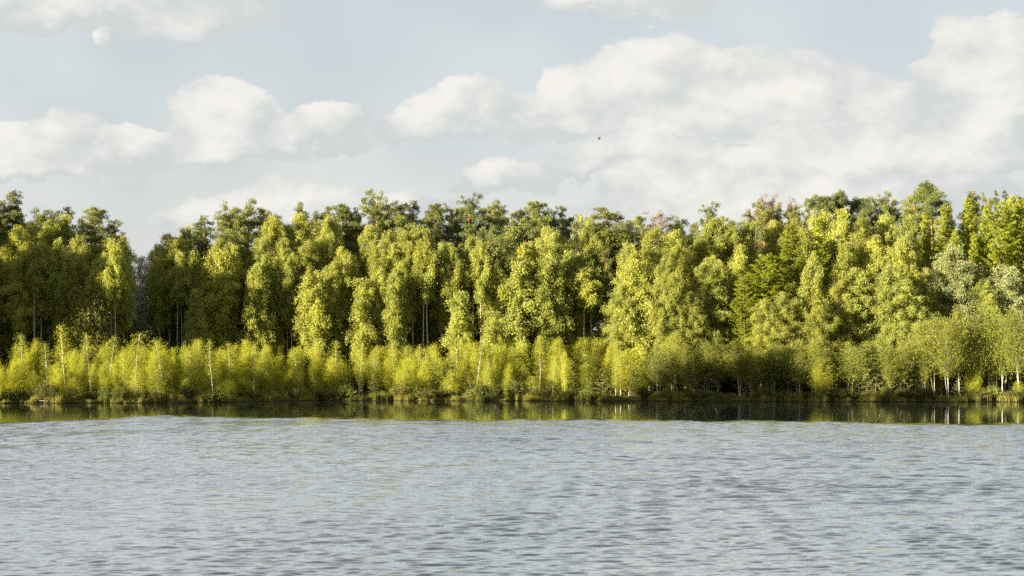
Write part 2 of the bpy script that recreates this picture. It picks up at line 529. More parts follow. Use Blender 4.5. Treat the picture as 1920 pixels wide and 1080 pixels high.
def larch(seed, h=20.0, cb=0.14, wid=6.0, nb=120, mat=None, up=(0.25, 0.6), dens=1.0, power=0.75, blade=(0.16, 0.30, 0.07), bark=None):
    """feathery conifer: long fine limbs thick with short bright needles"""
    rng = np.random.default_rng(seed)
    tr = curve_trunk(rng, h, 0.012, 0.004)
    wd = Wood()
    k = np.linspace(0, 1, len(tr))
    wd.limb(tr, h * (0.010 * (1 - k) ** 0.9 + 0.0008), 6)
    PP, DD, TT = [], [], []
    ga = rng.uniform(0, 6.28)
    for i in range(nb):
        s = (i + rng.uniform(0, 1)) / nb
        t = cb + (0.995 - cb) * s
        env = (1.01 - s) ** power * (0.7 + 0.3 * min(1, s / 0.12))
        Lb = wid * 0.5 * env * rng.uniform(0.6, 1.15) + 0.12
        ga += 2.4 + rng.normal() * 0.3
        d = np.array([math.cos(ga), math.sin(ga), 0])
        base = at_t(tr, t)
        u = rng.uniform(*up)
        kk = np.linspace(0, 1, 5)
        pts = base + d * (Lb * kk)[:, None] + np.array([0, 0, 1.]) * (Lb * u * (kk ** 1.7 if u > 0 else kk))[:, None] + rng.normal(size=3) * (0.12 * Lb * kk ** 2)[:, None]
        wd.limb(pts, 0.010 * Lb * (1.15 - kk) + 0.006, 3)
        tone = rng.uniform(0.2, 0.8)
        m = max(6, int((Lb + 0.25) * 14 * dens))
        q = rng.uniform(0.12, 1.0, m)
        p0 = at_t(pts, q)
        sd = np.cross(d, [0, 0, 1.]) * rng.choice([-1, 1], m)[:, None] + d * 0.8 + rng.normal(size=(m, 3)) * 0.35 + np.array([0, 0, 0.35 if u > 0 else -0.35])
        sl = rng.uniform(0.2, 0.55, m) * (0.35 + 0.22 * Lb)
        c = 9
        f = rng.uniform(0, 1, (m, c))
        P = p0[:, None, :] + unit(sd)[:, None, :] * (sl[:, None] * f)[..., None]
        PP.append(P.reshape(-1, 3)); DD.append(np.repeat(unit(sd), c, 0)); TT.append(np.full(m * c, tone))
    P = np.concatenate(PP); D = np.concatenate(DD); TT = np.concatenate(TT)
    n = len(P)
    P = P + rng.normal(size=P.shape) * 0.05
    tint = np.clip(TT + rng.normal(size=n) * 0.2, 0, 1)
    cr = leaf_mesh('larch_crown', P, D + rng.normal(size=P.shape) * 0.55, rng.uniform(blade[0], blade[1], n), blade[2], tint, rng, mat or LEAF_LARCH, tri=True)
    return wd.mesh('larch_trunk', bark or BARK_DARK), cr, h, wid


def young_birch(seed, h=6.0, wid=2.4, stems=2, cb=0.16, dens=1.8, leaf=0.11, skew=0.8, mat=None, thick=1.25):
    rng = np.random.default_rng(seed)
    wd = Wood()
    PP, DD, TT = [], [], []
    for sidx in range(stems):
        hs = h * (1.0 if sidx == 0 else rng.uniform(0.6, 0.95))
        tr = curve_trunk(rng, hs, 0.05 if sidx == 0 else 0.11, 0.016)
        tr[:, :2] += rng.normal(size=2) * (0.0 if sidx == 0 else 0.22)
        k = np.linspace(0, 1, len(tr))
        wd.limb(tr, hs * thick * (0.0085 * (1 - k) + 0.0012), 5, 0.95)
        nb = int(9 + hs * 4.2)
        ga = rng.uniform(0, 6.28)
        for i in range(nb):
            s = (i + rng.uniform(0, 1)) / nb
            t = cb + (0.97 - cb) * s
            env = (math.sin(math.pi * (0.16 + 0.82 * s) ** skew)) ** 0.8
            Lb = wid * 0.5 * env * rng.uniform(0.5, 1.25) + 0.15
            ga += 2.4 + rng.normal() * 0.5
            d = np.array([math.cos(ga), math.sin(ga), 0])
            base = at_t(tr, t)
            kk = np.linspace(0, 1, 4)
            u = rng.uniform(0.5, 1.2)
            pts = base + d * (Lb * kk)[:, None] + np.array([0, 0, 1.]) * (Lb * u * kk - 0.2 * Lb * kk ** 2)[:, None]
            wd.limb(pts, 0.006 * (1.2 - kk) * (0.6 + Lb) + 0.003, 3, 0.45)
            tone = rng.uniform(0.2, 0.8)
            m = max(5, int((Lb + 0.1) * 22 * dens))
            q = rng.uniform(0.15, 1.05, m)
            p0 = at_t(pts, np.minimum(q, 1))
            off = rng.normal(size=(m, 3)) * (0.12 + 0.17 * Lb)
            c = 4
            P = np.repeat(p0 + off, c, 0) + rng.normal(size=(m * c, 3)) * 0.13
            PP.append(P); DD.append(np.repeat(unit(off + d * 0.1), c, 0)); TT.append(np.full(m * c, tone))
    P = np.concatenate(PP); D = np.concatenate(DD); TT = np.concatenate(TT)
    keep = P[:, 2] > 0.12
    P, D, TT = P[keep], D[keep], TT[keep]
    n = len(P)
    sc = rng.uniform(0.7, 1.25, n)
    tint = np.clip(TT + rng.normal(size=n) * 0.22, 0, 1)
    ax = D * 0.6 + rng.normal(size=P.shape) * 0.7 + np.array([0, 0, -0.35])
    cr = leaf_mesh('young_birch_crown', P, ax, leaf * sc, leaf * 0.62 * sc, tint, rng, mat or LEAF_BOG, tri=True)
    return wd.mesh('young_birch_trunk', BARK_BIRCH), cr, h, wid


def bush(seed, h=1.6, wid=2.2, n_st=26, dens=1.0, leaf=(0.15, 0.06), mat=None):
    rng = np.random.default_rng(seed)
    wd = Wood()
    PP, DD, TT = [], [], []
    for i in range(n_st):
        a = rng.uniform(0, 6.28); r = math.sqrt(rng.uniform(0, 1))
        tip = np.array([math.cos(a) * r * wid * .5, math.sin(a) * r * wid * .5, h * (1 - 0.55 * r * r) * rng.uniform(0.65, 1.05)])
        b = np.array([tip[0] * .25, tip[1] * .25, -0.1])
        kk = np.linspace(0, 1, 4)
        pts = b + (tip - b) * kk[:, None] + np.array([0, 0, 0.12 * h]) * np.sin(kk * 3.14)[:, None]
        wd.limb(pts, 0.010 * (1.2 - kk) * (0.6 + 0.3 * h) + 0.003, 3)
        m = int(95 * dens * (0.5 + 0.5 * h / 1.6))
        q = rng.uniform(0.12, 1.0, m) ** 0.7
        PP.append(at_t(pts, q) + rng.normal(size=(m, 3)) * (0.09 + 0.045 * h)); DD.append(np.repeat((tip - b)[None], m, 0)); TT.append(np.full(m, rng.uniform(0.2, 0.8)))
    P = np.concatenate(PP); D = unit(np.concatenate(DD)); TT = np.concatenate(TT)
    P[:, 2] = np.maximum(P[:, 2], 0.02)
    n = len(P); sc = rng.uniform(0.7, 1.25, n)
    cr = leaf_mesh('bush_foliage', P, D + rng.normal(size=P.shape) * 0.7, leaf[0] * sc, leaf[1] * sc, np.clip(TT + rng.normal(size=n) * .2, 0, 1), rng, mat or LEAF_WILLOW)
    return wd.mesh('bush_stems', BARK_DARK), cr, h, wid


# ------------------------------------------------------------------ the lie of the land
SH_PX = [-400, 0, 300, 450, 600, 800, 1000, 1300, 1500, 1700, 1900, 2300]
SH_Y = [136, 139, 141, 146, 153, 152, 151, 150, 148, 147, 146, 143]
SH_X = [(p - 960) / F * y for p, y in zip(SH_PX, SH_Y)]


def shore_y(x):
    x = np.asarray(x, float)
    return np.interp(x, SH_X, SH_Y) + 0.55 * np.sin(x * 0.9 + 1.2) + 0.35 * np.sin(x * 2.3) + 0.22 * np.sin(x * 4.9 + 2) + 0.12 * np.sin(x * 9.1)


SHADE_HEAD = (-88.0, 98.0, 36.0, 24.0)  # headland added out of view to carry the shade-casting trees


def land_d(x, y):
    d1 = y - shore_y(x)
    d2 = (5.0 + 0.2 * np.abs(x)) - y
    hx, hy, ra, rb = SHADE_HEAD
    d3 = (1 - np.sqrt(((x - hx) / ra) ** 2 + ((y - hy) / rb) ** 2)) * 30
    d4 = np.abs(x) - 190
    return np.maximum(np.maximum(d1, d2), np.maximum(d3, d4))


def ground_z(x, y):
    x = np.asarray(x, float); y = np.asarray(y, float)
    d = land_d(x, y)
    hum = 0.07 * np.sin(x * 1.7 + 0.6 * np.sin(y)) * np.sin(y * 1.3 + x * 0.3) + 0.04 * np.sin(x * 4.1 + y * 2.2)
    up = 0.26 * (1 - np.exp(-np.maximum(d, 0) / 0.5)) + 0.022 * np.clip(d, 0, 30) + 0.02 * np.clip(d - 30, 0, 300)
    up = up + hum * np.clip(d / 2, 0, 1)
    near = np.exp(-(x / 14) ** 2) * np.clip((5.0 - y) / 5, 0, 1) * 1.1
    dn = np.maximum(d * 0.35, -2.2)
    return np.where(d > 0, up + near, dn)


def gz(x, y):
    return float(ground_z(x, y))


def axis_pts(segs):
    out = [np.linspace(a, b, max(2, int(round((b - a) / st)) + 1))[:-1] for a, b, st in segs]
    return np.concatenate(out + [np.array([segs[-1][1]])])


gx = axis_pts([(-6000, -400, 700), (-400, -200, 20), (-200, -80, 3), (-80, 80, 0.6), (80, 200, 3), (200, 400, 20), (400, 6000, 700)])
gy = axis_pts([(-6000, -200, 700), (-200, -20, 20), (-20, 20, 1.5), (20, 134, 3), (134, 160, 0.4), (160, 190, 1.2), (190, 300, 10), (300, 9000, 900)])
GX, GY = np.meshgrid(gx, gy)
GZ = ground_z(GX, GY)
nx, ny = len(gx), len(gy)
ii = (np.arange(ny - 1)[:, None] * nx + np.arange(nx - 1)[None, :]).ravel()
gq = np.stack([ii, ii + 1, ii + 1 + nx, ii + nx], 1)
gm, N = new_mat('bog_ground')
o_ = N.n('ShaderNodeOutputMaterial'); b_ = N.n('ShaderNodeBsdfPrincipled')
b_.inputs['Roughness'].default_value = 0.95; b_.inputs['Specular IOR Level'].default_value = 0.1
geo = N.n('ShaderNodeNewGeometry')
n_a = N.noise(geo.outputs['Position'], 0.35, 5, 0.6); n_b = N.noise(geo.outputs['Position'], 2.2, 6, 0.6)
c = N.mix(N.smooth(n_b, 0.35, 0.65), (0.075, 0.085, 0.014, 1), (0.17, 0.155, 0.028, 1))
c = N.mix(N.smooth(n_a, 0.45, 0.62), c, (0.085, 0.07, 0.03, 1))
sp_ = N.n('ShaderNodeSeparateXYZ'); gm.node_tree.links.new(geo.outputs['Position'], sp_.inputs[0])
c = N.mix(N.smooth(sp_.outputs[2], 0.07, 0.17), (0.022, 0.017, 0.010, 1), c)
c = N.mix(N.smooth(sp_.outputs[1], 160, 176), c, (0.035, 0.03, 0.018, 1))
N.put(b_.inputs['Base Color'], c)
bp = N.n('ShaderNodeBump'); bp.inputs['Strength'].default_value = 0.6; bp.inputs['Distance'].default_value = 0.1
N.put(bp.inputs['Height'], n_b); N.put(b_.inputs['Normal'], bp.outputs[0])
gm.node_tree.links.new(b_.outputs[0], o_.inputs[0])
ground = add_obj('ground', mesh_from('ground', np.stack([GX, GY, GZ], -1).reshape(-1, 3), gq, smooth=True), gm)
tag(ground, 'mossy olive bog bank and forest floor along the far shore', 'ground', kind='structure')

# ------------------------------------------------------------------ lake: ripples are real relief, calm in the lee of the far shore
rngw = np.random.default_rng(5)


def geo_steps(a, b, r):
    n = int(math.ceil(math.log(b / a) / r))
    return a * np.exp(np.linspace(0, math.log(b / a), n + 1))


rows = np.concatenate([geo_steps(4.5, 17, 0.006)[:-1], geo_steps(17, 104, 0.0017)[:-1], np.linspace(104, 190, 44)])
tcol = np.concatenate([-np.geomspace(0.756, 7, 20)[::-1][:-1], np.arange(-0.756, 0.7561, 0.0042), np.geomspace(0.756, 7, 20)[1:]])
WY, WT = np.meshgrid(rows, tcol, indexing='ij')
WX = WY * WT
CB_PX = [-400, 0, 120, 300, 500, 700, 1000, 1300, 1600, 1920, 2300]
CB_PY = [806, 793, 789, 780.5, 783, 787, 788, 789, 793, 797, 800]
yb = CAM_H * F / (np.interp(WT * F + 960, CB_PX, CB_PY) - HORIZON)
yb = yb + 1.2 * np.sin(WX * 0.45) + 0.8 * np.sin(WX * 1.3 + 1) + 0.6 * np.sin(WX * 3.1)
mask = np.clip((yb - WY) / 6.0 + 0.5, 0, 1)
mask = mask * mask * (3 - 2 * mask)
H = np.zeros_like(WX)
all_v, kept_v = 0.0, np.zeros_like(WX)
NW = 90
for i in range(NW):
    lam = 0.07 * (0.80 / 0.07) ** ((i + rngw.uniform()) / NW)
    th = rngw.normal() * 0.36 + 0.1          # travel direction, mostly towards the viewer
    kx, ky = 2 * math.pi / lam * math.sin(th), 2 * math.pi / lam * math.cos(th)
    slope = 0.046 * (1.0 if lam < 0.45 else (0.45 / lam) ** 0.8)
    amp = slope * lam / (2 * math.pi)
    fade = np.clip((2 * math.pi / (np.maximum(abs(kx) * 0.0042, abs(ky) * 0.0017) * np.maximum(WY, 14)) - 2.6) / 1.6, 0, 1)
    ph = rngw.uniform(0, 6.28)
    all_v += slope ** 2
    kept_v += (slope * fade * (1.0 if lam <= 0.26 else np.clip((WY - 12) / 70, 0.28, 1.0))) ** 2
    gust = 0.75 + 0.45 * np.sin(WX * rngw.uniform(0.05, 0.22) + WY * rngw.uniform(0.04, 0.16) + rngw.uniform(0, 6.28))
    if lam > 0.26:
        fade = fade * np.clip((WY - 12) / 70, 0.28, 1.0)
    H += amp * fade * gust * np.sin(kx * WX + ky * WY + ph)
edge = np.clip((0.80 - np.abs(WT)) / 0.05, 0, 1)
H = H * np.minimum(7.0, np.sqrt(all_v / np.maximum(kept_v, 1e-9)))      # keep the same steepness where only the longer waves are meshed
patch = 0.92 + 0.16 * np.sin(WX * 0.19 + 1.3 * np.sin(WY * 0.11) + 0.8) + 0.13 * np.sin(WX * 0.43 - WY * 0.17 + np.sin(WY * 0.31)) + 0.10 * np.sin(WY * 0.52 + 1.5 * np.sin(WX * 0.13)) + 0.12 * np.tanh(WX / 12)
H = H * patch          # gusts: smoother and rougher lanes
H = H * (0.012 + 0.988 * mask) * edge
nr, nc = WX.shape
ii = (np.arange(nr - 1)[:, None] * nc + np.arange(nc - 1)[None, :]).ravel()
wq = np.stack([ii, ii + 1, ii + 1 + nc, ii + nc], 1)
wme = mesh_from('lake', np.stack([WX, WY, H], -1).reshape(-1, 3), wq, smooth=True)
ra = wme.attributes.new('ripple', 'FLOAT', 'POINT')
ra.data.foreach_set('value', mask.ravel().astype(np.float32))
wm, N = new_mat('lake_water')
o_ = N.n('ShaderNodeOutputMaterial')
body = N.n('ShaderNodeBsdfDiffuse'); body.inputs['Color'].default_value = (0.009, 0.014, 0.018, 1)
gl = N.n('ShaderNodeBsdfGlossy'); gl.inputs['Color'].default_value = (0.93, 0.965, 1.0, 1)
at = N.n('ShaderNodeAttribute', attribute_name='ripple')
geo = N.n('ShaderNodeNewGeometry')
N.put(gl.inputs['Roughness'], N.smooth(at.outputs['Fac'], 0, 1, 0.055, 0.19))
mp = N.n('ShaderNodeMapping'); mp.inputs['Scale'].default_value = (1.0, 1.6, 1.0)
N.put(mp.inputs['Vector'], geo.outputs['Position'])
n_f = N.noise(mp.outputs[0], 5.0, 3, 0.55)
bp = N.n('ShaderNodeBump'); bp.inputs['Distance'].default_value = 0.03
N.put(bp.inputs['Strength'], N.smooth(at.outputs['Fac'], 0, 1, 0.010, 0.10))
N.put(bp.inputs['Height'], n_f)
N.put(gl.inputs['Normal'], bp.outputs[0])
fr = N.n('ShaderNodeFresnel'); fr.inputs['IOR'].default_value = 1.34
N.put(fr.inputs['Normal'], bp.outputs[0])
rip = N.smooth(fr.outputs[0], 0.015, 0.31, 0.16, 0.93)
nd = N.n('ShaderNodeMix', data_type='FLOAT')
N.put(nd.inputs[0], at.outputs['Fac']); N.put(nd.inputs[2], fr.outputs[0]); N.put(nd.inputs[3], rip)
fac = nd.outputs[0]
mx = N.n('ShaderNodeMixShader')
N.put(mx.inputs[0], fac)
wm.node_tree.links.new(body.outputs[0], mx.inputs[1])
wm.node_tree.links.new(gl.outputs[0], mx.inputs[2])
wm.node_tree.links.new(mx.outputs[0], o_.inputs[0])
lake = add_obj('lake', wme, wm)
tag(lake, 'rippled grey-blue lake with a calm strip under the far bank', 'water', kind='structure')

# ------------------------------------------------------------------ kinds of trees (a few grown shapes of each, shared by the copies)
KIND = {}
KIND['birch'] = [birch(11, cb=0.42), birch(12, cb=0.48, wid=4.6, nb=48), birch(13, cb=0.46, wid=5.4, nb=56, skew=0.75), birch(14, cb=0.52, wid=4.8, nb=46, droop=1.25, hang=1.3),
                 birch(15, cb=0.40, wid=5.0, nb=56, skew=1.0), birch(16, cb=0.56, wid=4.6, nb=42, hang=1.35), birch(17, cb=0.50, wid=4.4, nb=44, skew=1.1, hang=1.2)]
KIND['full_birch'] = [birch(21, cb=0.12, wid=6.0, nb=70, skew=0.85), birch(22, cb=0.10, wid=5.6, nb=70, skew=0.75, hang=1.25), birch(23, cb=0.15, wid=5.4, nb=62, skew=0.95)]
KIND['slim_birch'] = [birch(31, h=14, cb=0.2, wid=2.6, nb=46, leaf=(0.22, 0.12), hang=0.8), birch(32, h=14, cb=0.3, wid=2.8, nb=40, leaf=(0.22, 0.12), hang=0.9)]
KIND['airy_birch'] = [birch(36, cb=0.35, wid=4.4, nb=40, dens=0.5, droop=0.5, leaf=(0.22, 0.14), hang=0.6)]
KIND['grey_birch'] = [birch(41, h=20, cb=0.14, wid=7.0, nb=66, mat=LEAF_GREYBIRCH, hang=1.1), birch(42, h=20, cb=0.12, wid=7.0, nb=70, mat=LEAF_GREYBIRCH, skew=0.7)]
KIND['pine'] = [pine(51), pine(52, cb=0.55, shape='round', nb=30, wid=5.4), pine(53, cb=0.62, shape='flat', nb=22, wid=5.0), pine(54, cb=0.5, shape='cone', nb=34, wid=5.2),
                pine(55, cb=0.66, shape='round', nb=22, wid=4.4), pine(56, cb=0.56, shape='cone', nb=30, wid=4.8)]
KIND['cone_pine'] = [pine(58, cb=0.36, shape='cone', nb=46, wid=5.4), pine(59, cb=0.42, shape='cone', nb=40, wid=5.0)]
KIND['flat_pine'] = [pine(61, cb=0.80, shape='flat', nb=15, wid=5.0, pads_per=1.3), pine(62, cb=0.72, shape='flat', nb=20, wid=5.0)]
KIND['low_pine'] = [pine(63, h=18, cb=0.30, shape='cone', nb=46, wid=4.4), pine(64, h=18, cb=0.36, shape='round', nb=40, wid=4.6)]
KIND['brown_pine'] = [pine(66, cb=0.66, shape='round', nb=22, wid=4.6, mat=LEAF_DEAD, tuft=0.55)]
KIND['bare_pine'] = [pine(68, cb=0.55, shape='cone', nb=44, wid=4.6, mat=LEAF_DEAD, tuft=0.05, bark=BARK_GREY, pads_per=1.4)]
KIND['larch'] = [larch(71), larch(72, wid=5.4, nb=130, power=0.5), larch(73, wid=5.0, nb=130, up=(0.4, 0.85), power=0.7)]
KIND['spruce'] = [larch(75, h=20, cb=0.06, wid=5.2, nb=95, mat=LEAF_SPRUCE, up=(-0.32, -0.08), power=0.95), larch(76, h=20, cb=0.05, wid=4.6, nb=90, mat=LEAF_SPRUCE, up=(-0.4, -0.1), power=0.9)]
KIND['bog_birch'] = [young_birch(81, stems=2), young_birch(82, stems=3, wid=2.8), young_birch(83, stems=1, wid=2.0), young_birch(84, stems=2, wid=2.6, dens=0.8),
                     young_birch(85, stems=3, wid=3.0, cb=0.08), young_birch(86, stems=1, wid=2.2, cb=0.28), young_birch(87, stems=2, wid=2.4, cb=0.30, dens=0.85), young_birch(88, stems=2, wid=2.2, skew=1.0)]
KIND['spindly_birch'] = [young_birch(91, h=7.5, stems=1, wid=1.5, cb=0.35, dens=0.55), young_birch(92, h=7.5, stems=1, wid=1.3, cb=0.25, dens=0.7)]
KIND['pole_birch'] = [young_birch(95, h=10, mat=LEAF_POLE_SHADED, stems=1, wid=3.2, cb=0.34, dens=0.75, leaf=0.15, thick=0.55), young_birch(96, h=10, mat=LEAF_POLE_SHADED, stems=2, wid=3.6, cb=0.42, dens=0.7, leaf=0.15, thick=0.55), young_birch(97, h=10, mat=LEAF_POLE_SHADED, stems=1, wid=2.6, cb=0.52, dens=0.8, leaf=0.15, thick=0.5),
                      young_birch(98, h=10, mat=LEAF_POLE_SHADED, stems=3, wid=3.8, cb=0.30, dens=0.6, leaf=0.15, thick=0.5)]
KIND['bog_pine'] = [larch(101, h=6, cb=0.14, wid=2.9, nb=34, mat=LEAF_BOGPINE, up=(0.05, 0.35), power=0.7, dens=0.8, blade=(0.10, 0.18, 0.05)),
                    larch(102, h=6, cb=0.22, wid=2.7, nb=30, mat=LEAF_BOGPINE, up=(0.0, 0.3), power=0.6, dens=0.7, blade=(0.10, 0.18, 0.05))]
KIND['bank_bush'] = [bush(111), bush(112, h=1.3, wid=2.6), bush(113, h=1.9, wid=1.9), bush(114, h=1.0, wid=2.0, mat=LEAF_UNDER)]
KIND['undergrowth'] = [bush(115, h=6, wid=4.6, n_st=52, dens=0.75, leaf=(0.26, 0.16), mat=LEAF_UNDER), bush(116, h=6, wid=4.0, n_st=46, dens=0.8, leaf=(0.26, 0.16), mat=LEAF_UNDER)]
KIND['grey_willow'] = [bush(118, h=10, wid=7, n_st=80, dens=0.7, leaf=(0.26, 0.13), mat=LEAF_WILLOW)]
KIND['airy_willow'] = [birch(119, h=14, cb=0.06, wid=4, nb=40, dens=0.42, droop=0.4, leaf=(0.22, 0.12), hang=0.6, mat=LEAF_AIRY)]

KIND['stem_birch'] = [birch(33, h=18, cb=0.70, wid=2.8, nb=24, leaf=(0.22, 0.12), hang=0.8), birch(34, h=18, cb=0.62, wid=3.0, nb=28, leaf=(0.22, 0.12), hang=0.8)]

NAME = {'stem_birch': 'birch_tree', 'birch': 'birch_tree', 'full_birch': 'birch_tree', 'slim_birch': 'birch_tree', 'airy_birch': 'birch_tree', 'grey_birch': 'birch_tree',
        'pine': 'pine_tree', 'cone_pine': 'pine_tree', 'flat_pine': 'pine_tree', 'low_pine': 'pine_tree', 'brown_pine': 'dead_pine', 'bare_pine': 'dead_pine',
        'larch': 'larch_tree', 'spruce': 'spruce_tree', 'bog_birch': 'young_birch', 'spindly_birch': 'young_birch', 'pole_birch': 'young_birch', 'bog_pine': 'young_pine',
        'bank_bush': 'willow_bush', 'undergrowth': 'undergrowth_shrub', 'grey_willow': 'willow_tree', 'airy_willow': 'willow_tree'}
CAT = {'birch_tree': 'birch', 'pine_tree': 'pine', 'dead_pine': 'dead pine', 'larch_tree': 'larch', 'spruce_tree': 'spruce', 'young_birch': 'young birch',
       'young_pine': 'young pine', 'willow_bush': 'bush', 'undergrowth_shrub': 'shrub', 'willow_tree': 'willow'}
LOOK = {'stem_birch': 'bare-stemmed birch', 'birch': 'tall weeping birch', 'full_birch': 'birch leafy to the ground', 'slim_birch': 'slim bright birch', 'airy_birch': 'thin see-through birch', 'grey_birch': 'greyish spreading birch',
        'pine': 'dark-crowned tall pine', 'cone_pine': 'long-crowned conical pine', 'flat_pine': 'flat-topped pine', 'low_pine': 'shorter low-crowned pine', 'brown_pine': 'dead orange-brown pine',
        'bare_pine': 'bare grey dead pine', 'larch': 'vivid green feathery larch', 'spruce': 'dark pointed spruce', 'bog_birch': 'yellow-green young birch', 'spindly_birch': 'spindly young birch',
        'pole_birch': 'shade-dulled green pole birch', 'bog_pine': 'dark young bog pine', 'bank_bush': 'low dark willow bush', 'undergrowth': 'dark undergrowth shrub',
        'grey_willow': 'rounded grey-olive willow', 'airy_willow': 'thin greyish see-through willow'}
GROUP = {'birch_tree': 'birches of the forest edge', 'pine_tree': 'pines of the forest', 'dead_pine': 'dead pines on the skyline', 'larch_tree': 'bright larches on the right', 'spruce_tree': 'spruces in the forest',
         'young_birch': 'young birches on the bog', 'young_pine': 'young pines on the bog', 'willow_bush': 'bushes along the bank', 'undergrowth_shrub': 'shrubs under the forest edge', 'willow_tree': 'willows by the sky gap'}
ZONES = [(110, 'below the left-edge pines'), (205, 'below the ragged left pine'), (300, 'beside the sky gap'), (430, 'right of the sky gap'),
         (540, 'below the first central pines'), (670, 'left of the tallest central pine'), (770, 'below the tallest central pine'), (870, 'right of the tallest central pine'),
         (970, 'below the long-trunked pine'), (1085, 'below the lone round-topped pine'), (1200, 'below the broad central pine'), (1330, 'below the browned pine'),
         (1420, 'left of the orange pines'), (1525, 'below the orange pines'), (1640, 'right of the orange pines'), (1725, 'left of the flat-topped pine'),
         (1790, 'below the flat-topped pine'), (1860, 'right of the flat-topped pine'), (9999, 'near the right-edge spruce tips')]
THINGS = []
rp = random.Random(7)
_turn = {}


def plant(kind, px, top, Y, wpx=None, row='forest', lean=0.0, x=None, H=None, var=None, wm_=None, label=None, rot=None):
    x = xcol(px, Y) if x is None else x
    g = gz(x, Y)
    Ht = (zrow(top, Y) - g) if H is None else H
    lst = KIND[kind]
    i = _turn.get(kind, rp.randrange(len(lst))) % len(lst) if var is None else var
    _turn[kind] = i + 1
    tm, cm, hn, wn = lst[i]
    if wm_ is None:
        wm_ = (wpx / F * Y) if wpx else wn * (Ht / hn) ** 0.6
    sx = wm_ / wn
    o = bpy.data.objects.new(NAME[kind], None)
    COL.objects.link(o)
    o.empty_display_size = 0.5
    o.location = (x, Y, g - 0.05)
    o.scale = (sx, sx, Ht / hn)
    o.rotation_euler = (0, lean, rp.uniform(0, 6.283) if rot is None else rot)
    is_bush = kind in ('bank_bush', 'undergrowth')
    add_obj('stems' if is_bush else 'trunk', tm, None, o)
    add_obj('foliage' if is_bush else 'crown', cm, None, o)
    THINGS.append(dict(o=o, kind=kind, px=px if x is None else x / Y * F + 960, Y=Y, H=Ht, row=row, label=label))
    return o


